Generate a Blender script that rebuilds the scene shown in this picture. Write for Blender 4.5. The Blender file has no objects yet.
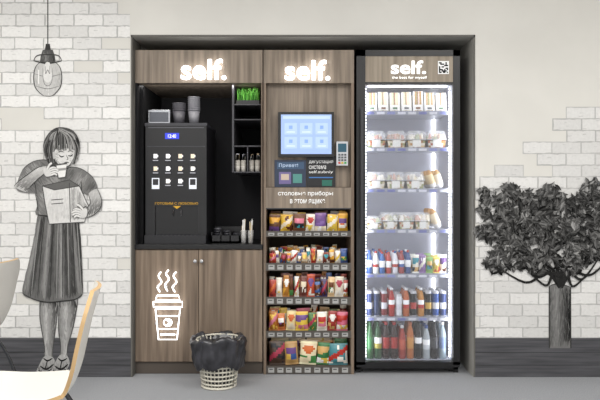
import bpy, bmesh, math, random
from mathutils import Vector, Matrix, noise
R = random.Random(7)
sc = bpy.context.scene
sc.view_settings.view_transform = 'Standard'
CAMH = 1.106
# elevation-drawing units (1 unit = 1/160 m on the wall face), converted to metres at depth y
def X(px, y=0.0): return (px-300)*(4+y)/640
def Z(py, y=0.0): return CAMH+(200-py)*(4+y)/640
def lin(v): return v/12.92 if v <= 0.04045 else ((v+0.055)/1.055)**2.4
def C(h):
    h = h.lstrip('#'); return tuple(lin(int(h[i:i+2],16)/255) for i in (0,2,4))+(1.0,)
def G(g):
    g=lin(max(0,min(1,g))); return (g,g*0.99,g*0.97,1.0)

# ---------------------------------------------------------------- materials
def newmat(name):
    m = bpy.data.materials.new(name); m.use_nodes = True
    nt = m.node_tree; nt.nodes.clear()
    out = nt.nodes.new('ShaderNodeOutputMaterial')
    return m, nt, out
def vcmat(name, rough=0.5, metal=0.0, spec=0.5, emit=0.0, grain=0.0):
    m, nt, out = newmat(name)
    b = nt.nodes.new('ShaderNodeBsdfPrincipled')
    a = nt.nodes.new('ShaderNodeVertexColor'); a.layer_name = 'Col'
    src = a.outputs[0]
    if grain:
        n = nt.nodes.new('ShaderNodeTexNoise'); n.inputs['Scale'].default_value = 60; n.inputs['Detail'].default_value = 4
        tc = nt.nodes.new('ShaderNodeTexCoord'); nt.links.new(tc.outputs['Object'], n.inputs['Vector'])
        mr = nt.nodes.new('ShaderNodeMapRange'); mr.inputs['To Min'].default_value = 1-grain; mr.inputs['To Max'].default_value = 1+grain
        nt.links.new(n.outputs['Fac'], mr.inputs['Value'])
        mx = nt.nodes.new('ShaderNodeVectorMath'); mx.operation='SCALE'
        nt.links.new(src, mx.inputs[0]); nt.links.new(mr.outputs[0], mx.inputs['Scale']); src = mx.outputs[0]
    nt.links.new(src, b.inputs['Base Color'])
    b.inputs['Roughness'].default_value = rough; b.inputs['Metallic'].default_value = metal
    b.inputs['Specular IOR Level'].default_value = spec
    if emit:
        nt.links.new(src, b.inputs['Emission Color']); b.inputs['Emission Strength'].default_value = emit
    nt.links.new(b.outputs[0], out.inputs[0]); return m
def noisemat(name, c1, c2, scale, rough=0.7, mscale=(1,1,1), detail=6, bump=0.0, lo=0.3, hi=0.7, spec=0.3):
    m, nt, out = newmat(name)
    b = nt.nodes.new('ShaderNodeBsdfPrincipled'); b.inputs['Roughness'].default_value = rough
    b.inputs['Specular IOR Level'].default_value = spec
    tc = nt.nodes.new('ShaderNodeTexCoord'); mp = nt.nodes.new('ShaderNodeMapping'); mp.inputs['Scale'].default_value = mscale
    n = nt.nodes.new('ShaderNodeTexNoise'); n.inputs['Scale'].default_value = scale; n.inputs['Detail'].default_value = detail
    r = nt.nodes.new('ShaderNodeValToRGB')
    r.color_ramp.elements[0].position = lo; r.color_ramp.elements[0].color = c1
    r.color_ramp.elements[1].position = hi; r.color_ramp.elements[1].color = c2
    nt.links.new(tc.outputs['Object'], mp.inputs[0]); nt.links.new(mp.outputs[0], n.inputs['Vector'])
    nt.links.new(n.outputs['Fac'], r.inputs[0]); nt.links.new(r.outputs[0], b.inputs['Base Color'])
    if bump:
        bp = nt.nodes.new('ShaderNodeBump'); bp.inputs['Strength'].default_value = bump; bp.inputs['Distance'].default_value = 0.004
        nt.links.new(n.outputs['Fac'], bp.inputs['Height']); nt.links.new(bp.outputs[0], b.inputs['Normal'])
    nt.links.new(b.outputs[0], out.inputs[0]); return m
def clearmat(name, mix, tint=(1,1,1,1), rough=0.03, gl=(1,1,1,1)):
    m, nt, out = newmat(name)
    t = nt.nodes.new('ShaderNodeBsdfTransparent'); t.inputs[0].default_value = tint
    g = nt.nodes.new('ShaderNodeBsdfPrincipled'); g.inputs['Roughness'].default_value = rough; g.inputs['Base Color'].default_value = gl
    mx = nt.nodes.new('ShaderNodeMixShader'); mx.inputs[0].default_value = mix
    nt.links.new(t.outputs[0], mx.inputs[1]); nt.links.new(g.outputs[0], mx.inputs[2]); nt.links.new(mx.outputs[0], out.inputs[0]); return m
M = {
 'matte': vcmat('painted_matte', 0.75, spec=0.2),
 'paint': vcmat('mural_paint', 0.9, spec=0.1, grain=0.12),
 'plastic': vcmat('plastic', 0.4),
 'gloss': vcmat('gloss_print', 0.25),
 'metal': vcmat('brushed_metal', 0.25, metal=1.0),
 'emit1': vcmat('screen_glow', 0.3, emit=0.7, spec=0.2),
 'sign': vcmat('sign_glow', 0.4, emit=4.6),
 'neon': vcmat('neon_glow', 0.4, emit=4.0),
 'led': vcmat('led_strip', 0.4, emit=8.0),
 'wood': noisemat('greige_wood', C('#5f5247'), C('#91806f'), 1.0, 0.5, (38,38,1.6), 5, 0.03),
 'woodh': noisemat('pale_greige_wood', C('#6c6156'), C('#9a8c7d'), 1.0, 0.5, (38,38,1.6), 5, 0.03),
 'woodl': noisemat('light_greige_wood', C('#857a6c'), C('#a89c8c'), 1.0, 0.5, (38,38,1.6), 5),
 'plaster': noisemat('wall_plaster', C('#d3d1cb'), C('#dddbd5'), 2.2, 0.85, (1,1,1), 8, 0.02),
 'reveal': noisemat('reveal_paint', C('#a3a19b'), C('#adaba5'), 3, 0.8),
 'trimc': noisemat('trim_paint', C('#5f5d59'), C('#6a6863'), 3, 0.7),
 'skirt': noisemat('dark_planks', C('#3f3f42'), C('#5a5a5e'), 1.0, 0.7, (3,3,60), 6),
 'carpet': noisemat('grey_floor', C('#909296'), C('#a4a6aa'), 140, 0.85, (1,1,1), 6, 0.1),
 'ceil': noisemat('ceiling_paint', C('#e6e4e0'), C('#ecebe7'), 3, 0.9),
 'glass': clearmat('door_glass', 0.045, (0.93,0.94,0.96,1)),
 'clear': clearmat('clear_pet', 0.26, rough=0.12),
 'bagfilm': noisemat('black_bag_film', C('#1a1a1d'), C('#3e3e44'), 18, 0.28, (1,1,1), 4, 0.6, spec=0.6),
}
# ---------------------------------------------------------------- mesh builder
class MB:
    def __init__(s): s.v=[]; s.f=[]; s.c=[]; s.m=[]; s.s=[]; s.mats=[]
    def mi(s, k):
        if k not in s.mats: s.mats.append(k)
        return s.mats.index(k)
    def add(s, vs, fs, col, mat='plastic', smooth=False):
        o=len(s.v); s.v += [tuple(v) for v in vs]; k=s.mi(mat)
        for i,f in enumerate(fs):
            s.f.append(tuple(o+a for a in f)); s.c.append(col[i] if isinstance(col,list) else col); s.m.append(k); s.s.append(smooth)
    def box(s,x0,x1,y0,y1,z0,z1,col,mat='plastic'):
        if x0>x1: x0,x1=x1,x0
        if z0>z1: z0,z1=z1,z0
        vs=[(x,y,z) for x in (x0,x1) for y in (y0,y1) for z in (z0,z1)]
        s.add(vs,[(0,1,3,2),(4,6,7,5),(0,4,5,1),(2,3,7,6),(0,2,6,4),(1,5,7,3)],col,mat)
    def pbox(s,a,b,t,u,y0,y1,col,mat='plastic'):   # elevation box: a..b across, t..u down, front plane y0
        s.box(X(a,y0),X(b,y0),y0,y1,Z(u,y0),Z(t,y0),col,mat)
    def ext(s,pts,y0,y1,col,mat='plastic'):  # pts world (x,z)
        n=len(pts); vs=[(p[0],y0,p[1]) for p in pts]+[(p[0],y1,p[1]) for p in pts]
        fs=[tuple(range(n)),tuple(range(2*n-1,n-1,-1))]+[(i,(i+1)%n,n+(i+1)%n,n+i) for i in range(n)]
        s.add(vs,fs,col,mat)
    def card(s,pts,y,col,mat='paint'):
        s.add([(p[0],y,p[1]) for p in pts],[tuple(range(len(pts)))],col,mat)
    def lathe(s,cx,cy,prof,col,mat='plastic',n=16,caps=True,wob=None,sm=True):
        vs=[];fs=[];cs=[]
        for j,(r,z) in enumerate(prof):
            for i in range(n):
                a=2*math.pi*i/n; rr=r*(wob(a,z) if wob else 1)
                vs.append((cx+rr*math.cos(a),cy+rr*math.sin(a),z))
        for j in range(len(prof)-1):
            for i in range(n):
                fs.append((j*n+i,j*n+(i+1)%n,(j+1)*n+(i+1)%n,(j+1)*n+i)); cs.append(col[j] if isinstance(col,list) else col)
        if caps:
            fs.append(tuple(range(n-1,-1,-1))); cs.append(cs[0]); fs.append(tuple((len(prof)-1)*n+i for i in range(n))); cs.append(cs[-2])
        s.add(vs,fs,cs,mat,sm)
    def tube(s,pts,r,col,mat='metal',n=8,closed=False):
        pts=[Vector(p) for p in pts]; L=len(pts); vs=[];fs=[]
        for i,p in enumerate(pts):
            a=pts[(i-1)%L] if (i>0 or closed) else p; b=pts[(i+1)%L] if (i<L-1 or closed) else p
            t=(b-a).normalized(); ref=Vector((0,1,0)) if abs(t.y)<0.9 else Vector((1,0,0))
            u=t.cross(ref).normalized(); w=t.cross(u); rr=r[i] if isinstance(r,list) else r
            for k in range(n):
                q=2*math.pi*k/n; vs.append(p+(u*math.cos(q)+w*math.sin(q))*rr)
        for i in range(L if closed else L-1):
            for k in range(n):
                j=(i+1)%L; fs.append((i*n+k,i*n+(k+1)%n,j*n+(k+1)%n,j*n+k))
        if not closed: fs.append(tuple(range(n))); fs.append(tuple((L-1)*n+k for k in range(n)))
        s.add(vs,fs,col,mat,True)
    def text(s,body,x0,x1,z0,z1,y0,dep,col,mat='plastic',bold=0.02):
        cu=bpy.data.curves.new('t','FONT'); cu.body=body; cu.offset=bold; cu.extrude=0.5; cu.resolution_u=4
        ob=bpy.data.objects.new('t',cu); sc.collection.objects.link(ob)
        bpy.context.view_layer.update()
        me=bpy.data.meshes.new_from_object(ob.evaluated_get(bpy.context.evaluated_depsgraph_get()))
        if len(me.vertices):
            xs=[v.co.x for v in me.vertices]; ys=[v.co.y for v in me.vertices]
            ax,bx,ay,by=min(xs),max(xs),min(ys),max(ys)
            vs=[(x0+(v.co.x-ax)/(bx-ax)*(x1-x0), y0+(0.5-v.co.z)*dep, z0+(v.co.y-ay)/(by-ay)*(z1-z0)) for v in me.vertices]
            s.add(vs,[tuple(p.vertices) for p in me.polygons],col,mat)
        bpy.data.objects.remove(ob); bpy.data.meshes.remove(me)
    def ptext(s,body,a,b,t,u,y0,dep,col,mat='plastic',bold=0.0):
        s.text(body,X(a,y0),X(b,y0),Z(u,y0),Z(t,y0),y0,dep,col,mat,bold)
    def mark(s): return len(s.v)
    def xf(s,k,Mx):
        for i in range(k,len(s.v)): s.v[i]=tuple(Mx@Vector(s.v[i]))
    def build(s,name,bevel=0.0,recalc=True):
        xs=[v[0] for v in s.v]; ys=[v[1] for v in s.v]; zs=[v[2] for v in s.v]
        o=Vector(((min(xs)+max(xs))/2,(min(ys)+max(ys))/2,min(zs)))
        me=bpy.data.meshes.new(name); me.from_pydata([tuple(Vector(v)-o) for v in s.v],[],s.f)
        at=me.color_attributes.new('Col','FLOAT_COLOR','CORNER'); buf=[]
        for p in me.polygons:
            for _ in range(p.loop_total): buf += s.c[p.index]
        at.data.foreach_set('color',buf)
        me.polygons.foreach_set('material_index',s.m); me.polygons.foreach_set('use_smooth',s.s)
        for k in s.mats: me.materials.append(M[k])
        if recalc:
            bm=bmesh.new(); bm.from_mesh(me); bmesh.ops.recalc_face_normals(bm,faces=bm.faces); bm.to_mesh(me); bm.free()
        ob=bpy.data.objects.new(name,me); ob.location=o; sc.collection.objects.link(ob)
        if bevel:
            b=ob.modifiers.new('bevel','BEVEL'); b.width=bevel; b.segments=2; b.limit_method='ANGLE'; b.angle_limit=1.0
        return ob
W=C('#ffffff'); K=C('#121214'); K2=C('#1d1d20'); K3=C('#2c2c30')

# ---------------------------------------------------------------- room shell
AX0,AX1,AZ1,AD = X(131),X(475),Z(35),0.8
b=MB(); b.box(-3.6,3.6,-6,0.0,-0.1,0.0,W,'carpet'); b.box(AX0,AX1,0,AD,-0.1,0.0,W,'carpet'); b.build('floor')
b=MB(); b.box(-3.6,3.6,-6,0.2,2.9,3.0,W,'ceil'); b.build('ceiling')
b=MB()
b.box(-3.6,AX0,0,0.2,0,2.9,W,'plaster'); b.box(AX1,3.6,0,0.2,0,2.9,W,'plaster'); b.box(AX0,AX1,0,0.2,AZ1,2.9,W,'plaster')
b.build('wall_back')
b=MB()
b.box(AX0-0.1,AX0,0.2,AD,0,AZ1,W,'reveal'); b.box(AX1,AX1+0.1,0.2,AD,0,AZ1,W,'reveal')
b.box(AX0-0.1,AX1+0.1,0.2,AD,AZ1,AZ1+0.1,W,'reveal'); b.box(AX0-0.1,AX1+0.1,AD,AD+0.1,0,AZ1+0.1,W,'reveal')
b.build('wall_alcove')
b=MB()
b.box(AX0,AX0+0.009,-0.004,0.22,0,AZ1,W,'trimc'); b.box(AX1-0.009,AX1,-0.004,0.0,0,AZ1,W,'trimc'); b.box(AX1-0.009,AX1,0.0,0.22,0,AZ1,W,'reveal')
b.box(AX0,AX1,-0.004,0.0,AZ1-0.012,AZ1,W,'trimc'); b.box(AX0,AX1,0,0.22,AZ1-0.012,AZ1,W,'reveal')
b.build('trim_1')
b=MB(); b.box(-3.7,-3.6,-6,0.2,0,2.9,W,'plaster'); b.build('wall_left')
b=MB(); b.box(3.6,3.7,-6,0.2,0,2.9,W,'plaster'); b.build('wall_right')
for nm,x0,x1 in (('baseboard_left',-3.6,AX0-0.001),('baseboard_right',AX1+0.001,3.6)):
    b=MB(); zz=[0,0.075,0.155,Z(338)]
    for i in range(3): b.box(x0,x1,-0.003,0,zz[i]+0.001,zz[i+1]-0.0015,W,'skirt')
    b.box(x0,x1,-0.002,0,0,Z(338),G(0.12),'matte')
    b.build(nm)

# ---------------------------------------------------------------- mural: bricks
b=MB(); rh=11.6; bw=29.0; ly=-0.0012
row=0; py=-90
while py<337:
    off=(row%2)*bw/2+R.uniform(-1,1)
    px=-260+off
    while px<860:
        x0,x1=px+0.7,px+bw-0.7; y0,y1=py+0.6,min(py+rh-0.6,337)
        cx,cy=(x0+x1)/2,(y0+y1)/2
        n=noise.noise(Vector((cx*0.018,cy*0.03,3.1)))
        ok=False
        if x1<=146 and x0<130:
            x1=min(x1,130); ok = n>-0.42+ (0.3 if (85<cx and cy<45) else 0)
        elif x1>476 and x0>440:
            x0=max(x0,476); bd=172-(cx-475)*0.42
            ok = cy>bd+n*40 and n>-0.5
        if ok and x1-x0>4 and y1-y0>3:
            left=cx<300
            g=R.uniform(0.85,0.92) if left else R.uniform(0.82,0.88)
            mg=R.uniform(0.70,0.76)
            mo=1.0
            xe=x1+mo if x1<129.5 or x1>140 else x1
            b.card([(X(x0-mo),Z(y0-mo)),(X(xe),Z(y0-mo)),(X(xe),Z(y1+mo)),(X(x0-mo),Z(y1+mo))],ly+R.uniform(0,2e-4),G(mg))
            pts=[]
            m=7
            j=lambda: R.uniform(-0.5,0.5)
            for i in range(m): pts.append((x0+(x1-x0)*i/m,y0+j()))
            pts.append((x1,y0)); pts.append((x1+j()*(x1<129),(y0+y1)/2+j()))
            for i in range(m): pts.append((x1-(x1-x0)*i/m,y1+j()))
            pts.append((x0,y1)); pts.append((x0+j(),(y0+y1)/2))
            b.card([(X(p[0]),Z(p[1])) for p in pts],ly-0.0006-R.uniform(0,1e-4),G(g))
            for _ in range(2):
                sx=R.uniform(x0,x1-5); sy=R.uniform(y0+1,y1-1); l=R.uniform(2,5)
                b.card([(X(sx),Z(sy)),(X(min(sx+l,x1)),Z(sy+j())),(X(min(sx+l,x1)),Z(sy+0.5)),(X(sx),Z(sy+0.8))],ly-0.0009-R.uniform(0,1e-4),G(g-R.uniform(0.04,0.10)))
        px+=bw
    py+=rh; row+=1
b.build('brick_mural',recalc=False)

# ---------------------------------------------------------------- drawing helpers
def spline(pts,closed=True,k=5):
    out=[];n=len(pts)
    rng=range(n) if closed else range(n-1)
    for i in rng:
        if closed: p0,p1,p2,p3=pts[(i-1)%n],pts[i],pts[(i+1)%n],pts[(i+2)%n]
        else: p0,p1,p2,p3=pts[max(i-1,0)],pts[i],pts[i+1],pts[min(i+2,n-1)]
        for t in range(k):
            t/=k
            out.append(tuple(0.5*((2*p1[a])+(-p0[a]+p2[a])*t+(2*p0[a]-5*p1[a]+4*p2[a]-p3[a])*t*t+(-p0[a]+3*p1[a]-3*p2[a]+p3[a])*t**3) for a in range(len(p1))))
    if not closed: out.append(tuple(pts[-1]))
    return out
def inside(p,poly):
    x,y=p;r=False;n=len(poly);j=n-1
    for i in range(n):
        xi,yi=poly[i];xj,yj=poly[j]
        if (yi>y)!=(yj>y) and x<(xj-xi)*(y-yi)/(yj-yi)+xi: r=not r
        j=i
    return r
class Draw:
    def __init__(s,y0): s.b=MB(); s.y=y0
    def nxt(s,d=0.00025): s.y-=d; return s.y
    def fill(s,pts,g,sm=True,k=5):
        P=spline(pts,True,k) if sm else pts
        s.b.card([(X(p[0]),Z(p[1])) for p in P],s.nxt(),G(g)); return P
    def line(s,pts,w,g,sm=True,taper=True):
        P=spline(pts,False,5) if sm and len(pts)>2 else pts
        n=len(P); y=s.nxt(0.00004); vs=[];
        for i,p in enumerate(P):
            a=P[max(i-1,0)]; c=P[min(i+1,n-1)]; dx,dy=c[0]-a[0],c[1]-a[1]; l=math.hypot(dx,dy) or 1
            ww=w/2*( (0.35+0.65*math.sin(math.pi*(i+0.5)/n)) if taper else 1)
            vs.append((X(p[0]-dy/l*ww),y,Z(p[1]+dx/l*ww))); vs.append((X(p[0]+dy/l*ww),y,Z(p[1]-dx/l*ww)))
        s.b.add(vs,[(2*i,2*i+1,2*i+3,2*i+2) for i in range(n-1)],G(g),'paint')
    def hatch(s,P,tone,n,ang,ln,w,jit=0.04,aj=0.2):
        xs=[p[0] for p in P]; ys=[p[1] for p in P]; y=s.nxt(); c=0; tries=0
        while c<n and tries<n*6:
            tries+=1
            x=R.uniform(min(xs),max(xs)); yy=R.uniform(min(ys),max(ys))
            a=(ang(x,yy) if callable(ang) else ang)+R.uniform(-aj,aj); l=ln*R.uniform(0.5,1.2)/2
            dx,dy=math.cos(a)*l,math.sin(a)*l
            if not(inside((x-dx,yy-dy),P) and inside((x+dx,yy+dy),P)): continue
            c+=1; g=tone(x,yy)+R.uniform(-jit,jit); ww=w/2
            nx,ny=-math.sin(a)*ww,math.cos(a)*ww
            s.b.card([(X(x-dx),Z(yy-dy)),(X(x+nx),Z(yy+ny)),(X(x+dx),Z(yy+dy)),(X(x-nx),Z(yy-ny))],y-R.uniform(0,2e-4),G(g))
        s.y-=0.0002

# ---------------------------------------------------------------- mural: woman
d=Draw(-0.004)
V=math.pi/2
for leg in ([(41,296),(57,298),(57,318),(55,335),(53,350),(53,362),(45,362),(45,348),(42,330),(40,315)],
            [(60,298),(77,296),(76,314),(72,332),(68,346),(67,360),(60,360),(61,346),(59,330),(59,314)]):
    P=d.fill(leg,0.58); cx0=min(p[0] for p in leg); cx1=max(p[0] for p in leg)
    d.hatch(P,lambda x,y:0.72-0.42*abs((x-cx0)/(cx1-cx0)-0.38)*1.6-(0.12 if y<306 else 0),260,V,9,1.2)
    d.line(leg[:6],0.9,0.3); d.line(leg[6:]+[leg[0]],0.9,0.3)
for ft in ([(45,356),(53,357),(56,364),(54,370),(49,374),(42,375),(37,372),(39,366)],
           [(60,355),(67,355),(70,362),(68,368),(64,373),(57,375),(52,372),(54,366)]):
    P=d.fill(ft,0.66); d.hatch(P,lambda x,y:0.74-0.02*(y-356),70,V,5,1.2)
    mx=sum(p[0] for p in ft)/8
    d.line([(mx-9,372),(mx-4,376),(mx+3,376),(mx+8,370)],2.0,0.10)
    d.line([(mx-6,366),(mx,369),(mx+7,364)],1.8,0.12); d.line([(mx-8,370),(mx-2,372.5),(mx+5,369)],1.6,0.12)
    d.line([(mx-3,358),(mx+1,360.5),(mx+6,358)],1.6,0.12); d.line([(mx+1,360),(mx-1,368)],1.2,0.12)
    for q in range(4): d.line([(mx-8+q*2.2,373),(mx-7.2+q*2.2,374.6)],0.6,0.3)
# skirt
sk=[(40,213),(58,215),(78,213),(80,228),(82,250),(83,275),(83,294),(76,299),(62,301),(48,302),(34,299),(23,293),(27,272),(32,250),(36,230)]
P=d.fill(sk,0.42)
def skt(x,y):
    t=(x-59)/(19+ (y-213)*0.17)
    return 0.40+0.10*math.sin(t*11+0.6)+0.07*math.sin(t*23+y*0.02)-0.10*max(0,t)-(0.07 if y<222 else 0)
d.hatch(P,skt,1500,lambda x,y:V+ -(x-59)*0.006,16,1.3,0.04,0.05)
for k in range(9):
    t=-1+k*0.25; d.line([(59+t*18,217),(59+t*21-1,245),(59+t*25-2,298-abs(t)*4)],1.0,0.22 if k%2 else 0.56)
d.line([(23,293),(34,299),(48,302),(62,301),(76,299),(83,294)],1.2,0.2)
# neck, T-shirt
P=d.fill([(53,158),(67,160),(70,172),(60,176),(50,170)],0.6)
sh=[(23,170),(33,162),(46,160),(54,165),(62,171),(72,167),(84,170),(94,178),(98,190),(88,195),(82,192),(80,204),(79,216),(39,216),(38,204),(36,194),(28,193),(17,189)]
P=d.fill(sh,0.46)
d.hatch(P,lambda x,y:0.50-0.10*math.sin(x*0.22+y*0.1)-(0.06 if y>200 else 0)-0.05*(x>80),700,lambda x,y:0.9 if x<60 else 2.1,10,1.3)
d.line(sh[:8],0.9,0.25); d.line([(36,194),(38,204),(39,216)],0.9,0.22); d.line([(33,176),(36,186),(37,194)],1.0,0.26); d.line([(82,182),(82,192),(80,214)],0.9,0.24)
d.line([(39,215),(58,217),(79,215)],2.2,0.22)
# paper bag held against the body
bagp=[(43,186),(70,180),(80,186),(90,208),(85,222),(50,224),(46,205)]
P=d.fill(bagp,0.84,False)
d.hatch([(44,188),(68,183),(70,221),(51,223),(46,205)],lambda x,y:0.88-0.003*(y-184),260,V,9,1.1)
d.hatch([(70,183),(79,187),(89,208),(84,221),(71,221)],lambda x,y:0.70+0.08*math.sin(x),200,V,9,1.1)
d.fill([(43,186),(70,180),(80,186),(55,190)],0.40,False)
for l in ([(43,186),(55,190),(80,186)],[(70,183),(71,222)],[(43,186),(46,205),(50,224),(85,222),(90,208),(80,186)],[(43,186),(70,180),(80,186)],[(73,214),(87,206)],[(73,217),(87,210)],[(52,200),(64,199)],[(52,204),(64,203)]):
    d.line(l,0.8,0.3,False,False)
# arms: elbow out, forearm raised to the mouth; other arm round the bag
a1=[(17,188),(27,192),(31,187),(40,178),(49,171),(46,166),(38,168),(28,175),(20,181),(15,186)]
P=d.fill(a1,0.74); d.hatch(P,lambda x,y:0.86-0.018*(y-166),170,lambda x,y:-0.75,7,1.1)
d.line(a1[1:5],0.9,0.26); d.line(a1[5:],0.9,0.26)
a2=[(89,194),(98,189),(102,199),(101,208),(94,215),(84,218),(79,214),(86,209),(91,203)]
P=d.fill(a2,0.72); d.hatch(P,lambda x,y:0.84-0.02*(y-190),120,lambda x,y:1.9,7,1.1)
d.line(a2[1:6],0.9,0.28); d.line(a2[6:]+[a2[0]],0.8,0.3)
def hand(cx,cy,dirx,diry,s=1.0,ro=0.0):
    ca,sa=math.cos(ro),math.sin(ro)
    T=lambda x,y:(cx+(x*dirx*ca-y*sa)*s,cy+(x*dirx*sa+y*ca)*s)
    d.fill([T(-5,-4),T(1,-4.5),T(4,-1),T(3,4),T(-4,4)],0.82)
    for i,(l,o) in enumerate(((7,-3.2),(8.5,-1),(8,1.4),(6.2,3.6))):
        p=[T(2,o),T(2+l*0.55,o-0.6+diry),T(1.5+l,o+1.2+diry)]
        d.line(p,2.6*s,0.32,True,False); d.line(p,1.9*s,0.86,True,False)
    p=[T(-1,-3.5),T(2,-7),T(5,-8.5)]
    d.line(p,2.9*s,0.32,True,False); d.line(p,2.1*s,0.86,True,False)
# head tilted down to the right
hd=[(57,128),(67,128),(75,132),(80,141),(80,152),(76,160),(69,162),(60,166),(51,165),(46,157),(44,145),(49,134)]
P=d.fill(hd,0.30)
d.hatch(P,lambda x,y:0.30+0.16*math.sin(x*0.5+y*0.2),260,lambda x,y:V+(62-x)*0.03,9,1.1)
P=d.fill([(56,150),(63,144),(72,146),(76,153),(74,161),(69,166),(62,167),(56,160)],0.84)
d.hatch(P,lambda x,y:0.86-0.02*abs(x-67),90,0.6,4,1.0,0.02)
d.fill([(53.5,153),(56,152),(56.5,157),(54.5,159)],0.74)
d.line([(60,155.5),(62.5,157),(65,156)],1.1,0.15); d.line([(69,155.5),(71.5,156.2),(73.8,154.6)],1.1,0.15)
d.line([(59,152.5),(62,151.5),(65,152.4)],0.8,0.3); d.line([(68.5,152),(71,151),(74,151.8)],0.8,0.3)
d.line([(67,155),(68.8,159.2),(67.2,160)],0.8,0.45); d.line([(64.8,163.2),(67.3,162.4),(69.6,162.8)],1.1,0.35)
d.line([(56,158),(59,164.5),(65,167.6),(71,164.5),(76,155)],0.8,0.3)
for i in range(46):
    t=i/45; x0=61+R.uniform(-3,5); x1=48+t*31
    yb=150+ (9 if t<0.15 or t>0.93 else 0)+R.uniform(-2,1.5)
    d.line([(x0,128.5+R.uniform(0,2)),((x0+x1)/2+(x1-62)*0.28,137),(x1,yb)],1.1,R.choice([0.22,0.3,0.4,0.5,0.62]))
for i in range(26):
    x=R.choice([R.uniform(44.5,54),R.uniform(76,80)]); d.line([(x+(62-x)*0.2,140),(x,150),(x+(62-x)*0.18,163+R.uniform(-3,2))],1.0,R.choice([0.18,0.26,0.34,0.5]))
# cup raised to the mouth
P=d.fill([(57,165),(67,163.5),(68,166),(66.5,177),(59.5,178)],0.90,False)
d.line([(57,165),(59.5,178),(66.5,177),(68,166)],0.8,0.3,False,False); d.line([(56.5,165.2),(68,163.6)],1.5,0.35,False,False); d.line([(58,170),(67.4,169)],2.4,0.6,False,False)
hand(50,172,1,0.2,0.95,-0.2); hand(83,213,-1,-0.5)
d.b.build('woman_mural',recalc=False)

# ---------------------------------------------------------------- mural: pendant lamp
d=Draw(-0.003)
d.line([(48,-80),(48,48)],1.0,0.22,False,False)
d.fill([(46,44),(50,44),(51,50),(45,50)],0.25,False)
jar=[(41,62),(55,62),(60,67),(62,76),(61,86),(57,92),(52,96),(44,96),(39,92),(35,86),(34,76),(36,67)]
P=d.fill(jar,0.78); d.hatch(P,lambda x,y:0.84-0.011*abs(x-48),160,V,7,1.0)
P=d.fill([(41,56),(43,50),(53,50),(55,56),(56,63),(40,63)],0.34,False); d.hatch(P,lambda x,y:0.5-0.03*abs(x-46),60,V,5,1.0)
d.line([(34,61),(36,57),(41,55),(55,55),(60,57),(62,61)],1.2,0.25); d.line([(34,61),(48,63.5),(62,61)],1.6,0.25)
d.line(jar[1:8],1.0,0.32); d.line(jar[7:]+[jar[0]],1.0,0.32); d.line([(35,74),(48,77),(62,74)],0.6,0.45); d.line([(36,86),(48,89),(60,86)],0.6,0.45)
d.fill([(46,63),(50,63),(51,70),(53,76),(50,82),(46,82),(43,76),(45,70)],0.87); d.line([(46,66),(46,74),(48,70),(50,74),(50,66)],0.6,0.35)
d.line([(43,68),(44,82),(48,86),(52,82),(53,68)],0.5,0.4); d.line([(39,70),(39,84)],1.4,0.94)
d.b.build('pendant_lamp_mural',recalc=False)

# ---------------------------------------------------------------- mural: tree
d=Draw(-0.004)
P=d.fill([(549,286),(555,284),(564,285),(570,287),(570.5,348),(549,348)],0.45,False)
d.hatch(P,lambda x,y:0.52-0.028*abs(x-556),420,V,12,1.1,0.07,0.04)
d.line([(549,286),(549,348)],1.1,0.25,False,False); d.line([(570.3,287),(570.5,348)],1.1,0.22,False,False)
d.line([(549,286),(555,284),(564,285),(570,287)],1.1,0.25)
root=(560,287)
for e in ((500,222),(490,262),(515,250),(530,205),(548,200),(565,195),(585,210),(605,225),(600,255),(620,245),(525,268),(590,270)):
    mx=(root[0]*0.45+e[0]*0.55+R.uniform(-5,5), root[1]*0.5+e[1]*0.5+8)
    P=spline([root,(root[0]*0.8+e[0]*0.2,272),mx,e],False,5)
    for i in range(len(P)-1): d.line([P[i],P[i+1]],3.6*(1-i/len(P))+0.8,0.16,False,False)
clus=[(491,208,12),(487,232,11),(496,262,12),(508,196,12),(512,218,16),(508,246,14),(530,203,14),(535,225,17),(526,250,14),(549,196,12),(558,208,15),(556,230,18),(548,258,13),(580,205,14),(583,226,18),(580,252,15),(594,192,13),(608,212,18),(604,245,16),(628,205,15),(632,232,16),(620,262,12),(571,266,9),(536,266,9),(484,193,6),(515,262,9)]
leaves=[]
for cx,cy,r in clus:
    for _ in range(int(r*r*0.55)):
        a=R.uniform(0,6.283); q=math.sqrt(R.random())*r*1.08
        leaves.append((cx+math.cos(a)*q*1.05,cy+math.sin(a)*q*0.9,cx,cy,r))
R.shuffle(leaves); y=d.y
for i,(x,yy,cx,cy,r) in enumerate(leaves):
    y-=1.5e-6; a=R.uniform(0,6.283); l=R.uniform(2.4,5.2); w=l*R.uniform(0.28,0.45)
    t=-(x-cx)*0.4/r-(yy-cy)*0.8/r
    g=0.24+0.10*t+R.uniform(-0.11,0.13)
    if R.random()<0.10: g+=0.2
    ca,sa=math.cos(a),math.sin(a)
    pts=[(-l,0),(-l*0.4,w),(l*0.3,w*0.85),(l,0),(l*0.3,-w*0.85),(-l*0.4,-w)]
    q=[(X(x+p[0]*ca-p[1]*sa),Z(yy+p[0]*sa+p[1]*ca)) for p in pts]
    d.b.card(q[:4],y,G(g+0.05)); d.b.card([q[0],q[3],q[4],q[5]],y,G(g-0.05))
d.b.build('tree_mural',recalc=False)

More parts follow.
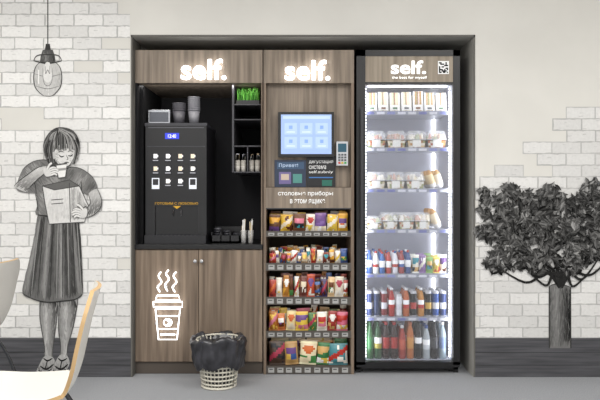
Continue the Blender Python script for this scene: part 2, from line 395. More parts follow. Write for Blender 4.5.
# ================================================================ COFFEE CABINET
FY=0.06
cx0,cx1=X(135,FY),X(262.5,FY)
TOP=Z(50,FY); ct=Z(244.5,FY)
b=MB()
b.box(cx0,cx1,FY,0.70,Z(83,FY),TOP,W,'woodh')                    # header
b.box(cx0,X(137,FY),FY+0.005,0.70,ct,Z(83,FY),K2,'matte')
b.box(X(137,FY),X(141,FY),FY+0.06,0.70,ct,Z(83,FY),K,'matte')
b.box(cx0,cx1,0.66,0.70,ct,Z(83,FY),C('#28282b'),'matte')
b.box(X(261,FY),cx1,FY+0.005,0.70,ct,Z(83,FY),W,'wood')
b.box(cx0,cx1,FY-0.012,0.70,ct-0.028,ct,K,'plastic')            # worktop
b.box(cx0,cx1,FY+0.02,0.70,0.075,ct-0.028,W,'wood')             # base
mid=X(198.5,FY)
b.box(cx0+0.002,mid-0.0015,FY,FY+0.02,0.08,ct-0.034,W,'wood'); b.box(mid+0.0015,cx1-0.002,FY,FY+0.02,0.08,ct-0.034,W,'wood')
b.box(cx0,cx1,FY+0.015,0.6,0,0.075,C('#57504a'),'matte')
for kx in (195.5,202):
    k=b.mark(); b.lathe(0,0,[(0.006,0),(0.006,0.012),(0.013,0.016),(0.011,0.022)],C('#c9c9c9'),'metal',12)
    b.xf(k,Matrix.Translation((X(kx,FY),FY,Z(261,FY)))@Matrix.Rotation(math.pi/2,4,'X'))
nf=0.13
for pz in (104,119,145.5,171.5):
    b.box(X(233,nf),X(261,nf),nf,0.66,Z(pz,nf)-0.008,Z(pz,nf),C('#3f3f44'),'plastic')
b.box(X(232,nf),X(234,nf),nf,0.66,Z(172.5,nf),Z(84.5,nf),C('#3f3f44'),'plastic')
b.box(X(247,nf),X(248,nf),nf,0.66,Z(171.5,nf),Z(145.5,nf),C('#3f3f44'),'plastic')
b.build('coffee_cabinet',0.0015)

def selfsign(name,a,b_,t,u,y=FY):
    s=MB(); s.ptext('self.',a,b_,t,u,y-0.030,0.014,W,'sign',0.012)
    for px in (a+4,(a+b_)/2,b_-8): s.box(X(px,y),X(px+0.8,y),y-0.018,y,Z((t+u)/2+2,y),Z((t+u)/2+1,y),W,'metal')
    s.build(name)
selfsign('illuminated_sign',181,226,59,79.5)
selfsign('illuminated_sign',285,330,60,80)

# neon cup sign: outlined take-away cup with steam
s=MB(); y0=FY-0.022
def pp(l,y=y0): return [(X(p[0],y),y,Z(p[1],y)) for p in l]
def nl(l,r=0.0034,cl=False,sm=True): s.tube(pp(spline(l,cl,5) if sm else l),r,W,'neon',8,cl)
for ox in (160,167.5,175): nl([(ox,292),(ox-2.5,287),(ox+1.5,282),(ox-1.5,276),(ox+1,272)] if ox!=167.5 else [(ox,291),(ox-2.5,285),(ox+1.5,279),(ox-1.5,274),(ox+1,270)],0.0040)
def poly(l): nl(l+[l[0]],0.0038,False,False)
poly([(157,295.5),(178.5,295.5),(180,300.5),(155.5,300.5)]); poly([(153.3,301.8),(182.2,301.8),(182.2,307),(153.3,307)])
poly([(155.5,309),(180,309),(177,339.5),(158.5,339.5)])
nl([(156.2,316),(179.3,316)],0.0036,False,False); nl([(157.4,329),(178,329)],0.0036,False,False)
for ra in (3.6,): nl([(167.7+ra*1.1*math.cos(a),322.5+ra*math.sin(a)) for a in [i*math.pi/6 for i in range(12)]],0.003,True)
nl([(166,320),(169.5,322.5),(166.5,325)],0.0024)
nl([(160.5,334.5),(175,334.5)],0.0045,False,False)
for a,c_,t,u in ((156,157.5,322,324),(177.5,179,322,324),(159.5,160.5,285,287),(167,168,285,287),(174.5,175.5,285,287),(156,157.5,297,299),(154,155.5,303,305),(167,168,333.6,335)):
    s.box(X(a,FY),X(c_,FY),y0+0.001,FY,Z(u,FY),Z(t,FY),W,'metal')
s.build('neon_coffee_cup_sign')

# coffee machine
y0=0.13
b=MB(); mx0,mx1=X(145.5,y0),X(206.5,y0); cm=ct+0.0015
b.box(mx0,mx1,y0+0.02,0.56,cm,Z(124,y0),C('#1c1c20'),'plastic')
b.box(mx0,mx1,y0,y0+0.02,Z(206,y0),Z(125,y0),C('#101013'),'plastic')
b.box(mx0-0.004,mx1+0.004,y0-0.006,0.565,Z(126,y0),Z(123,y0),C('#34343a'),'plastic')
b.pbox(165,179,133,139,y0-0.003,y0,C('#3a46c8'),'emit1'); b.ptext('12:40',168,176,134.3,137.8,y0-0.004,0.001,W,'emit1')
b.pbox(148,204,127,128,y0-0.002,y0,C('#55555c'),'plastic')
b.pbox(147,205,146,146.8,y0-0.002,y0,C('#3a3a40'),'plastic')
for r,py in enumerate((152,164.5,177)):
    for q in range(4):
        px=151+q*12.4+ (0.8)
        if r==2 and q in (0,3):
            b.pbox(px,px+7.5,py+1,py+12,y0-0.003,y0,C('#c9ccd2'),'emit1'); b.pbox(px+1,px+6.5,py+2,py+8,y0-0.004,y0,C('#26262c'),'plastic'); continue
        b.pbox(px,px+7.4,py+1,py+10,y0-0.003,y0,C('#222227'),'gloss')
        b.pbox(px+1.8,px+5.4,py+2,py+6.2,y0-0.005,y0,C(R.choice(['#e2dfd9','#d8c9b2','#eeeeee'])),'emit1')
        b.pbox(px+5.4,px+6.4,py+3,py+5,y0-0.005,y0,C('#c8c8c8'),'emit1')
        b.pbox(px+1,px+6.4,py+8,py+8.8,y0-0.005,y0,C('#9b9ba1'),'emit1')
b.ptext('ГОТОВИМ С ЛЮБОВЬЮ',155,198,202.2,204.6,y0-0.003,0.002,C('#d9a626'),'plastic',0.0)
b.ext([(X(173,y0),Z(206,y0)),(X(181,y0),Z(206,y0)),(X(177,y0),Z(209,y0))],y0-0.003,y0,C('#d9a626'),'plastic')
b.box(mx0,X(155,y0),y0-0.0,y0+0.02,Z(235,y0),Z(206,y0),C('#17171a'),'plastic'); b.box(X(198,y0),mx1,y0,y0+0.02,Z(235,y0),Z(206,y0),C('#17171a'),'plastic')
b.box(X(155,y0),X(198,y0),y0+0.012,y0+0.022,Z(235,y0),Z(206,y0),C('#08080a'),'gloss')
for px in (173,181): b.lathe(X(px,y0),y0+0.004,[(0.004,Z(216,y0)),(0.007,Z(209.5,y0))],C('#8c8c92'),'metal',10)
b.box(mx0,mx1,y0-0.03,y0+0.02,cm,Z(235,y0),C('#1c1c20'),'plastic')
for q in range(12): b.box(X(153+q*4,y0),X(154.5+q*4,y0),y0-0.028,y0+0.01,Z(235,y0),Z(235,y0)+0.003,C('#5b5b61'),'metal')
b.build('coffee_machine',0.002)

zt=Z(123,y0)+0.001
b=MB()
b.box(X(148,0.2),X(170,0.2),0.2,0.42,zt,zt+0.095,C('#a4a6ab'),'metal'); b.box(X(149.5,0.2),X(168.5,0.2),0.198,0.21,zt+0.015,zt+0.08,C('#5c5e64'),'metal')
b.lathe(X(155,0.25),0.3,[(0.03,zt+0.095),(0.036,zt+0.105),(0.03,zt+0.11)],C('#202024'),'plastic')
b.build('cup_lid_dispenser',0.002)
def cupstack(b,cx,cy,z,r,n,col,step=0.014,h=0.09):
    b.lathe(cx,cy,[(r*0.72,z),(r*0.97,z+h)],col,'plastic',18)
    for i in range(n):
        zz=z+h+i*step; b.lathe(cx,cy,[(r*0.93,zz),(r,zz+step*0.6),(r*1.04,zz+step*0.75),(r*1.04,zz+step)],col,'plastic',18)
b=MB(); cupstack(b,X(178.5,0.25),0.27,zt,0.044,4,C('#504f55')); cupstack(b,X(193.5,0.25),0.27,zt,0.040,7,C('#77777d')); b.build('paper_cups')

b=MB(); gz=Z(104,nf)+0.002; gx0,gx1=X(236,nf),X(259,nf)
b.box(gx0,gx1,0.15,0.27,gz,gz+0.026,C('#1c1c1e'),'plastic')
for _ in range(700):
    x=R.uniform(gx0+0.004,gx1-0.004); yy=R.uniform(0.155,0.265); h=R.uniform(0.055,0.098); a=R.uniform(0,6.28); w=0.003; lx=R.uniform(-0.012,0.012)
    c=C(R.choice(['#3f7d2c','#5a9c3c','#2f6323','#6fb04c','#488c36']))
    b.add([(x-w*math.cos(a),yy-w*math.sin(a),gz+0.024),(x+w*math.cos(a),yy+w*math.sin(a),gz+0.024),(min(max(x+lx,gx0),gx1),yy,gz+0.024+h)],[(0,1,2)],c,'matte')
b.build('artificial_grass_planter',recalc=False)

b=MB(); sz=Z(171.5,nf)+0.001
for px in (237.5,243.5,251.5,257.5):
    x=X(px,0.17)
    b.lathe(x,0.18,[(0.015,sz),(0.0175,sz+0.035),(0.0175,sz+0.075)],[C('#dcd7cf'),C('#b9b4ab')],'plastic',14)
    for _ in range(7): b.box(x+R.uniform(-0.011,0.008),x+R.uniform(0.008,0.012),0.17,0.182,sz+0.06,sz+R.uniform(0.085,0.12),C(R.choice(['#e9e4d8','#c9b08a','#d8d8dc','#9a9aa0'])),'plastic')
b.build('sugar_stick_holders')

b=MB(); ox0,ox1=X(211,0.2),X(240,0.2); cz=ct+0.0015
b.box(ox0,ox1,0.2,0.42,cz,ct+0.012,K2,'plastic'); b.box(ox0,ox1,0.2,0.21,cz,ct+0.05,K2,'gloss'); b.box(ox0,ox1,0.41,0.42,cz,ct+0.10,K2,'plastic')
for q in range(4): xx=ox0+(ox1-ox0-0.008)*q/3; b.box(xx,xx+0.008,0.2,0.42,cz,ct+0.07,K2,'plastic')
for q in range(3):
    xx=ox0+(ox1-ox0)*(q+0.5)/3
    for k in range(5-q): b.lathe(xx,0.3,[(0.022,ct+0.014+k*0.017),(0.028,ct+0.018+k*0.017),(0.024,ct+0.028+k*0.017)],C('#3a3a40') if k<4 else C('#5c5c62'),'plastic',14)
b.build('cup_lid_organizer')
b=MB()
for px in (243.5,250.5):
    x=X(px,0.16); b.lathe(x,0.17,[(0.015,cz),(0.02,ct+0.085),(0.018,ct+0.085),(0.013,ct+0.01)],C('#bfc2c7'),'clear',14)
    for _ in range(9):
        dx,dy=R.uniform(-0.01,0.01),R.uniform(-0.01,0.01)
        b.tube([(x+dx*0.5,0.17+dy*0.5,ct+0.012),(x+dx*1.5,0.17+dy*1.5,ct+R.uniform(0.11,0.16))],0.0024,C(R.choice(['#ffffff','#d9c7a3','#e8e4da'])),'plastic',5)
b.build('stirrer_cups')

# ================================================================ SNACK UNIT
b=MB(); sx0,sx1=X(263.5,FY),X(354,FY)
b.box(sx0,sx1,FY,0.70,Z(83,FY),TOP,W,'woodh')
b.box(sx0,X(266,FY),FY,0.70,0.0,Z(83,FY),W,'wood'); b.box(X(351,FY),sx1,FY,0.70,0.0,Z(83,FY),W,'wood')
b.box(X(266,FY),X(351,FY),FY+0.05,0.70,Z(187,FY),Z(83,FY),W,'woodh')
b.box(X(266,FY),X(351,FY),FY-0.004,0.30,Z(208,FY),Z(187.5,FY),W,'woodh')
b.box(X(266,FY),X(351,FY),FY-0.004,FY+0.012,Z(209.2,FY),Z(208,FY),K3,'plastic')
b.box(X(266,FY),X(351,FY),0.60,0.70,0.0,Z(208,FY),C('#4a423a'),'matte')
b.ptext('столовые приборы',278,333,191,196.5,FY-0.0055,0.0015,W,'plastic',0.012)
b.ptext('в этом ящике',290,325,199,204.5,FY-0.0055,0.0015,W,'plastic',0.012)
strips=[(231,237),(263,271),(297,305),(331,338),(366,374)]
SH=[]
for t,u in strips:
    zt_=Z(t+2.5,FY); SH.append(zt_)
    b.box(X(266,FY),X(351,FY),FY+0.012,0.60,zt_-0.012,zt_,C('#6a5f55'),'matte')
    b.box(X(266,FY),X(351,FY),FY,FY+0.012,Z(u,FY)+0.001,Z(t,FY),C('#4f4a45'),'plastic')
    for q in range(9):
        px=268+q*9.2+R.uniform(-.5,.5); b.pbox(px,px+6.0,t+1.8,u-1.4,FY-0.002,FY,C('#a9a9a7'),'plastic'); b.pbox(px+1,px+4.6,t+2.8,t+3.8,FY-0.003,FY,C('#444444'),'plastic')
b.build('snack_display_unit',0.001)
b=MB()
for zt_,z_hi in zip(SH,[Z(208,FY)]+[s-0.012 for s in SH[:-1]]):
    b.box(X(268,FY),X(349,FY),FY+0.02,FY+0.028,z_hi-0.004,z_hi-0.001,C('#ffeedd'),'led')
b.build('shelf_led_strips')

# touchscreen
b=MB(); ty=FY+0.0
b.box(X(278,ty),X(334,ty),ty,ty+0.035,Z(157,ty),Z(112,ty),C('#0e0e11'),'plastic')
b.box(X(295,ty),X(316,ty),ty+0.035,ty+0.049,Z(145,ty),Z(125,ty),K2,'plastic')
b.pbox(281,331.5,114.5,154,ty-0.002,ty,C('#8ea4cf'),'emit1')
b.pbox(283,330,116,119,ty-0.003,ty,C('#a9bbdf'),'emit1')
for i in range(3):
    for j in range(2):
        px=284.5+i*15.5; py=123+j*14; b.pbox(px,px+12.5,py,py+11.5,ty-0.003,ty,C('#9eb2da'),'emit1'); b.pbox(px+4.5,px+8,py+2.5,py+6,ty-0.004,ty,C('#7a96cc'),'emit1'); b.pbox(px+2,px+10.5,py+8.6,py+9.4,ty-0.004,ty,C('#c6d2ea'),'emit1')
b.build('touchscreen_kiosk',0.002)
b=MB(); py_=FY+0.046
b.pbox(274.5,306,160,187,py_-0.006,py_+0.003,C('#26344c'),'plastic')
b.pbox(277,304,162,169,py_-0.007,py_,C('#34506f'),'plastic'); b.ptext('Привет!',279,298,163.5,167.8,py_-0.0085,0.001,C('#cfe3ff'),'matte')
b.pbox(279,291,172,184,py_-0.007,py_,C('#6f6496'),'plastic'); b.pbox(293,302,174,183,py_-0.007,py_,C('#4f8f88'),'plastic'); b.pbox(281,289,174,180,py_-0.008,py_,C('#c9b8a8'),'plastic')
b.build('info_poster')
b=MB()
b.pbox(306.5,335.5,156,187,py_-0.006,py_+0.003,C('#17171a'),'plastic')
for i,(t,a,c) in enumerate((('дегустация',309,333),('система',309,326),('self.zubniy',309,333))):
    b.ptext(t,a,c,160.5+i*5,164+i*5,py_-0.0078,0.001,W,'matte')
b.pbox(309,333,177,178,py_-0.0078,py_,C('#3a78c2'),'plastic'); b.pbox(322,332,180,186,py_-0.0078,py_,C('#1f6a5a'),'plastic')
b.build('info_poster')
b=MB(); y1=FY-0.01
b.pbox(336.5,348,141.5,165.5,y1,FY+0.049,C('#c6c8cc'),'plastic'); b.pbox(338,346.5,143.5,152,y1-0.002,y1,C('#2c4a58'),'emit1')
for i in range(3):
    for j in range(4): b.pbox(338.3+i*3,340.4+i*3,153.8+j*2.7,155.6+j*2.7,y1-0.004,y1,C('#55585e') if j<3 else C(['#c23a34','#d3b52c','#3aa04a'][i]),'plastic')
b.build('payment_terminal',0.002)

# ---------------------------------------------------------------- product makers
PSEED=[0]
def bag(b,cx,y,z,w,h,dp,base,label,acc,lean=0.06,rot=0.0):
    PSEED[0]+=1; sd=PSEED[0]*3.7; style=PSEED[0]%4; extra=C(R.choice(['#f4f0e6','#f4f0e6','#e9c25a','#5a2e1a','#ffffff','#2b2b30']))
    nu,nv=9,12; k=b.mark(); cols=[];vs=[];fs=[]
    for side in (-1,1):
        o=len(vs)
        for j in range(nv+1):
            v=j/nv
            for i in range(nu+1):
                u=i/nu; vv=min(max((v-0.07)/0.86,0),1)
                dd=dp/2*(math.sin(math.pi*u)**0.6 if 0<u<1 else 0)*(math.sin(math.pi*vv)**0.6 if 0<vv<1 else 0)
                dd*=1+0.35*noise.noise(Vector((u*4,v*5,sd)))
                ww=w*(0.93+0.07*abs(2*v-1)); vs.append(((u-0.5)*ww,side*dd,v*h))
        for j in range(nv):
            for i in range(nu):
                fs.append((o+j*(nu+1)+i,o+j*(nu+1)+i+1,o+(j+1)*(nu+1)+i+1,o+(j+1)*(nu+1)+i))
                u=(i+0.5)/nu;v=(j+0.5)/nv; c=base; nn=noise.noise(Vector((u*3,v*3.5,sd)))
                if style==0:
                    if (u-.5)**2/.12+(v-.68)**2/.03<1: c=label
                    elif v<.42 and nn>0.0: c=acc
                elif style==1:
                    if v>.55+.2*(u-.5) and v<.82: c=label
                    elif v<.35: c=acc if nn>-.1 else extra
                elif style==2:
                    if abs(v-u*.5-.3)<.13: c=label
                    elif nn>.18: c=extra
                else:
                    if .25<v<.75 and .15<u<.85: c=label if v>.5 else (acc if nn>0 else extra)
                if j in (0,nv-1): c=tuple(min(1,q*1.2+0.05) for q in base[:3])+(1,)
                cols.append(c)
    b.add(vs,fs,cols,'gloss',True)
    b.xf(k,Matrix.Translation((cx,y,z))@Matrix.Rotation(rot,4,'Y')@Matrix.Rotation(-lean,4,'X'))
def bottle(b,cx,y,z,r,h,liq,lab,cap,lab2=None):
    lab2=lab2 or W
    P=[(r*.85,0),(r,.03),(r,.28),(r*1.01,.285),(r*1.01,.42),(r*1.01,.58),(r,.585),(r*.97,.66),(r*.72,.78),(r*.42,.88),(r*.40,.91),(r*.48,.915),(r*.48,.985),(r*.40,1.0)]
    cs=[liq,liq,liq,lab,lab2,lab,liq,liq,liq,liq,cap,cap,cap]
    b.lathe(cx,y,[(p[0],z+p[1]*h) for p in P],cs,'gloss',14)
def can(b,cx,y,z,r,h,c1,c2,c3):
    P=[(r*.8,0),(r,.05),(r,.3),(r,.55),(r,.75),(r,.9),(r*.82,.98),(r*.8,1.0)]
    b.lathe(cx,y,[(p[0],z+p[1]*h) for p in P],[C('#b8b8bc'),c1,c2,c3,c1,C('#c4c4c8'),C('#c4c4c8')],'gloss',14)
PAL=['#b8362c','#d9a23a','#e6c85a','#3f5f9c','#6a4a86','#6a4028','#e9e3d6','#4a8a4c','#cc6a34','#a83a50','#3d93a0','#d0a868','#f0eee8','#8c3030','#d07a90','#f5f2ea','#e8dcc4']
def rc(p): return C(R.choice(p))
xa,xb=X(268.2,FY),X(348.8,FY)
def rowbags(name,z,n,h,pal,jit=0.1,depth=3,rj=0.06):
    b=MB()
    for dpt in range(depth):
        ws=[R.uniform(0.65,1.4) for _ in range(n)]; tot=sum(ws); x=xa
        for i in range(n):
            sl=(xb-xa)*ws[i]/tot; ww=sl*0.98; hh=h*R.uniform(1-jit,1+jit*0.6)+dpt*0.004; ro=R.uniform(-rj,rj)
            lo=xa+ww/2+max(0,-ro)*hh; hi=xb-ww/2-max(0,ro)*hh
            xx=min(max(x+sl/2,lo),hi); x+=sl
            bag(b,xx,FY+0.075+dpt*0.07,z+0.003+abs(ro)*ww/2,ww,hh,0.045,C(pal[(i*(dpt+1)+dpt)%len(pal)]),rc(PAL),rc(PAL),-0.08,ro)
    b.build(name)
rowbags('nut_snack_bags',SH[0],7,0.122,['#6b4a33','#d8b03e','#6a4630','#efeae0','#7a5a9c','#e0c050','#d0a23a'])
rowbags('candy_bars',SH[1],14,0.088,['#b84034','#efe9dc','#7a3a2c','#dda23a','#f4f1ea','#4b5f95','#d9b48a','#f1e6d0'],0.25,4,0.14)
rowbags('chocolate_bars',SH[2],12,0.132,['#b0443a','#e9e2d4','#bc803a','#5d3424','#f2efe6','#74423a','#c4553a','#3f5f98','#443a66','#e7c79a','#e8e0d0','#aa4a40'],0.25)
rowbags('cookie_packs',SH[3],8,0.130,['#b0702e','#cc7a42','#efd9a2','#e2c24a','#4b7a44','#f2ece0','#a03a34','#d06a84','#d8b888'],0.18)
rowbags('chips_bags',SH[4],5,0.150,['#4a3a30','#b8945e','#efe3c0','#3a7a48','#4a8a94','#d8cdb8'],0.1,3,0.08)

# ================================================================ FRIDGE
fx0,fx1=X(356.5,FY),X(460,FY); fz1=Z(50,FY)
b=MB()
b.box(fx0,fx0+0.03,FY+0.045,0.72,0,fz1,K,'plastic'); b.box(fx1-0.03,fx1,FY+0.045,0.72,0,fz1,K,'plastic')
b.box(fx0,fx1,FY+0.045,0.72,fz1-0.03,fz1,K,'plastic'); b.box(fx0,fx1,FY+0.045,0.72,0.02,0.07,K,'plastic'); b.box(fx0,fx1,0.69,0.72,0,fz1,K,'plastic')
ix0,ix1=X(366,FY),X(452.5,FY); iz0,iz1=Z(362,FY),Z(84,FY)
wi=C('#d3d4dd')
b.box(ix0-0.02,ix0-0.01,FY+0.05,0.66,iz0-0.02,iz1,wi,'plastic'); b.box(ix1+0.01,ix1+0.02,FY+0.05,0.66,iz0-0.02,iz1,wi,'plastic')
b.box(ix0-0.02,ix1+0.02,0.655,0.67,iz0-0.02,iz1,wi,'plastic'); b.box(ix0-0.02,ix1+0.02,FY+0.05,0.66,iz0-0.03,iz0-0.012,wi,'plastic'); b.box(ix0-0.02,ix1+0.02,FY+0.05,0.66,iz1,iz1+0.02,wi,'plastic')
for q in range(6): b.box(fx0+0.04,fx1-0.04,FY+0.042,FY+0.045,0.03+q*0.008,0.034+q*0.008,K3,'plastic')
for fx in (fx0+0.03,fx1-0.05):
    for fy in (0.13,0.66): b.box(fx,fx+0.02,fy,fy+0.02,0,0.02,K,'plastic')
b.box(ix0-0.004,ix1+0.004,FY+0.004,FY+0.04,Z(82,FY),Z(56,FY),W,'woodl')
b.ptext('self.',391,426,60.5,74,FY-0.003,0.006,W,'emit1',0.022)
b.ptext('the best for myself',392,427,76,79.5,FY+0.001,0.003,W,'emit1',0)
b.pbox(438,449,61,74,FY+0.002,FY+0.004,W,'matte')
for i in range(7):
    for j in range(8):
        if R.random()<0.5: b.pbox(439+i*1.3,440.3+i*1.3,62.2+j*1.35,63.5+j*1.35,FY+0.0012,FY+0.004,K,'matte')
b.box(fx0,ix0-0.004,FY,FY+0.04,0.06,fz1,K,'plastic'); b.box(ix1+0.004,fx1,FY,FY+0.04,0.06,fz1,K,'plastic')
b.box(fx0,fx1,FY,FY+0.04,Z(56,FY),fz1,K,'plastic'); b.box(fx0,fx1,FY,FY+0.04,0.045,iz0,K,'plastic'); b.box(ix0-0.004,ix1+0.004,FY+0.002,FY+0.04,Z(84,FY),Z(82,FY),K,'plastic')
b.box(ix0-0.004,ix1+0.004,FY+0.015,FY+0.02,iz0,iz1,W,'glass')
hx=X(362,FY-0.04)
b.box(hx-0.009,hx+0.009,FY-0.045,FY-0.03,Z(232,FY),Z(108,FY),C('#2a2a2e'),'plastic')
for pz in (118,222): b.box(hx-0.006,hx+0.006,FY-0.03,FY,Z(pz+2,FY),Z(pz-2,FY),K3,'plastic')
rows=[111.5,148,189,229.5,274,317,359.5]
FS=[]
for i,pz in enumerate(rows):
    y=0.15; z=Z(pz,y); FS.append(z)
    b.box(ix0-0.01,ix1+0.01,y,0.50,z-0.006,z,C('#c4c7d0'),'plastic')
    b.box(ix0-0.01,ix1+0.01,y-0.012,y-0.002,z-0.022,z+0.003,C('#9b9eaa'),'plastic')
    for q in range(8):
        px=ix0+0.01+q*0.068
        if px+0.05<ix1: b.box(px,px+0.05,y-0.0135,y-0.012,z-0.020,z-0.004,C(R.choice(['#7074ac','#d4d4dc','#888dc0','#dcdce6'])),'plastic')
for fx in (ix0-0.008,ix1-0.004): b.box(fx,fx+0.012,0.635,0.645,iz0+0.01,iz1-0.01,W,'sign')
b.box(ix1-0.012,ix1-0.002,0.115,0.122,iz0+0.01,iz1-0.01,C('#a0a2aa'),'plastic'); b.box(ix0+0.002,ix0+0.008,0.115,0.122,iz0+0.01,iz1-0.01,C('#a0a2aa'),'plastic')
zq=iz0+0.02
while zq<iz1-0.02:
    b.box(ix1-0.010,ix1-0.004,0.110,0.115,zq,zq+0.012,W,'led'); b.box(ix0+0.003,ix0+0.006,0.110,0.115,zq,zq+0.010,W,'led'); zq+=0.022
b.box(ix0+0.02,ix1-0.02,0.125,0.14,iz1-0.006,iz1-0.001,W,'led')
b.build('display_refrigerator',0.0)

w0,w1=ix0+0.012,ix1-0.012; FW=w1-w0
def sandwich(b,cx,y,z,w,h,tilt=0.1):
    k=b.mark(); bread=rc(['#ead9b8','#f2e6cc','#d0ac80','#efe2c6','#c09868']); dp=0.09
    segs=[(0,.16,rc(['#f4f2ec','#ffffff','#e9e6df'])),(.16,.36,bread),(.36,.44,rc(['#8fa070','#a8b480'])),(.44,.54,rc(['#c99a84','#d9c08a','#bb8070'])),(.54,.62,rc(['#f2e8c0','#f2ece0'])),(.62,.84,bread),(.84,1,C('#f4f2ec'))]
    for a,c_,col in segs:
        x0,x1=-w/2+a*w,-w/2+c_*w
        b.add([(x0,0,0),(x1,0,0),(x0,0.02,h),(x1,0.02,h),(x0,dp,0),(x1,dp,0)],[(0,1,3,2),(4,5,3,2),(0,1,5,4),(0,2,4),(1,3,5)],col,'gloss')
    b.add([(-w*.4,-0.001,h*.06),(w*.4,-0.001,h*.06),(w*.4,0.006,h*.34),(-w*.4,0.006,h*.34)],[(0,1,2,3)],C('#f7f5f0'),'matte')
    b.add([(-w*.22,-0.001,h*.12),(w*.22,-0.001,h*.12),(w*.22,0.003,h*.22),(-w*.22,0.003,h*.22)],[(0,1,2,3)],rc(['#8d6a56','#6f8a6c','#777777']),'matte')
    b.xf(k,Matrix.Translation((cx,y,z))@Matrix.Rotation(tilt,4,'Z'))
b=MB()
for dpt in range(2):
    for i in range(7): sandwich(b,w0+FW*(i+.5)/7,0.158+dpt*0.12,FS[0]+0.001,FW/7*0.88,0.132*R.uniform(0.94,1.03),R.uniform(-.12,.12))
b.build('sandwich_packs')
def blob(b,cx,cy,cz,r,rz,col):
    P=[(r*math.cos(t),cz+rz*math.sin(t)) for t in [i*math.pi/2/4 for i in range(4)]]+[(0.0005,cz+rz)]
    b.lathe(cx,cy,P,col,'gloss',9)
def tub(b,cx,y,z,w,h,dp,foods):
    k=b.mark(); t=0.84
    lay=[0,.14,.28,.42]
    for a in range(3):
        n=8
        for i in range(n):
            u0,u1=-1+2*i/n,-1+2*(i+1)/n; s0=w/2*(t+(1-t)*lay[a]/.5)*.98; s1=w/2*(t+(1-t)*lay[a+1]/.5)*.98
            b.add([(u0*s0,.008,h*lay[a]+.001),(u1*s0,.008,h*lay[a]+.001),(u1*s1,.004,h*lay[a+1]),(u0*s1,.004,h*lay[a+1])],[(0,1,2,3)],rc(foods),'gloss')
    b.box(-w/2*.96,w/2*.96,0.006,dp-.004,h*.40,h*.42,rc(foods),'gloss'); b.box(-w/2*t,w/2*t,0.01,dp-.01,0,h*.4,C('#d8cfc0'),'gloss')
    b.box(-w/2*1.03,w/2*1.03,-0.003,dp+.003,h*.49,h*.52,C('#e4e6ea'),'plastic')
    for _ in range(20): blob(b,R.uniform(-w*.38,w*.38),R.uniform(.02,dp-.02),h*.45,R.uniform(.010,.022),h*R.uniform(.22,.46),rc(foods))
    b.add([(-w/2,0,h*.53),(w/2,0,h*.53),(w/2,dp,h*.53),(-w/2,dp,h*.53),(-w/2*t,.01,h),(w/2*t,.01,h),(w/2*t,dp-.01,h),(-w/2*t,dp-.01,h)],[(4,5,6,7),(0,1,5,4),(1,2,6,5),(2,3,7,6),(3,0,4,7)],W,'clear')
    b.add([(-w*.22,0.001,h*.06),(w*.22,0.001,h*.06),(w*.22,-0.004,h*.46),(-w*.22,-0.004,h*.46)],[(0,1,2,3)],C('#f4f2ec'),'matte')
    b.xf(k,Matrix.Translation((cx,y,z)))
F1=['#d0a068','#e6cca4','#b58458','#f2e8d0','#a0a878','#c07a60','#f6f0e4','#efe6d4']; F2=['#f4ecdc','#e9dab8','#cdb08c','#b0b488','#d09880','#f9f5ea','#f2ecde']
b=MB()
for dpt in range(2):
    for i in range(4): tub(b,w0+FW*(i+.5)/4,0.158+dpt*0.15,FS[1]+0.001,FW/4*0.93,0.112,0.13,F1)
b.build('salad_containers')
b=MB()
for dpt in range(2):
    for i in range(3): tub(b,w0+FW*(i+.5)/4.1,0.158+dpt*0.15,FS[2]+0.001,FW/4.1*0.93,0.112,0.13,F2)
    for i in range(4): tub(b,w0+FW*(i+.5)/5.0,0.158+dpt*0.15,FS[3]+0.001,FW/5.0*0.93,0.085 if i<1 else 0.108,0.13,F2 if i else F1)
b.build('meal_containers')
b=MB()
def roll(cx,y,z,L,r,tilt,col,col2):
    k=b.mark(); P=[(0.002,0),(r*.7,.05*L),(r,.25*L),(r,.55*L),(r*.95,.75*L),(r*.6,.95*L),(0.002,L)]
    b.lathe(0,0,P,[C('#f3f0ea'),C('#f3f0ea'),col2,col2,col,col],'gloss',12); b.xf(k,Matrix.Translation((cx,y,z))@Matrix.Rotation(tilt,4,'Y'))
for dpt in range(3):
    roll(w1-0.075,0.20+dpt*.1,FS[2]+0.008,0.125,0.022,-0.35,C('#c0935c'),C('#ead2a6')); roll(w1-0.03,0.20+dpt*.1,FS[2]+0.008,0.125,0.024,-0.30,C('#caa068'),C('#f0e4cc'))
    roll(w1-0.04,0.20+dpt*.1,FS[3]+0.008,0.14,0.024,-0.42,C('#c09058'),C('#f0dfc0'))
b.build('wrapped_rolls')
b=MB()
n=7
for dpt in range(3):
    for i in range(n):
        x=w0+0.022+i*0.042; base=['#3a5a98','#f4f4f0','#3f6aa8','#b8423a','#e9e9ee','#a54a4a','#3a5488'][i]
        bottle(b,x,0.18+dpt*.07,FS[4]+0.001,0.019,0.15*R.uniform(.9,1.02),C(base),rc(['#f4f4f4','#d8b85a','#b8423a','#4a6aa8']),rc(['#ffffff','#b8423a','#3a5a98']))
b.build('yogurt_drink_bottles')
b=MB()
for dpt in range(3):
    for i,cl in enumerate(['#efe9da','#8a6a9c','#7fa85a','#d8be5a','#f0eee8']):
        bag(b,w0+0.325+i*0.045,0.185+dpt*.07,FS[4]+0.002,0.044,0.125*R.uniform(.8,1.0),0.035,C(cl),rc(PAL),rc(PAL),-0.05)
b.build('fruit_puree_pouches')
b=MB()
cc=['#2a3a68','#1d2c50','#7a2428','#a82e28','#e9ebee','#b86030','#16161a','#c0843c','#101014','#2f4f90','#2a3a68','#c8a44a']
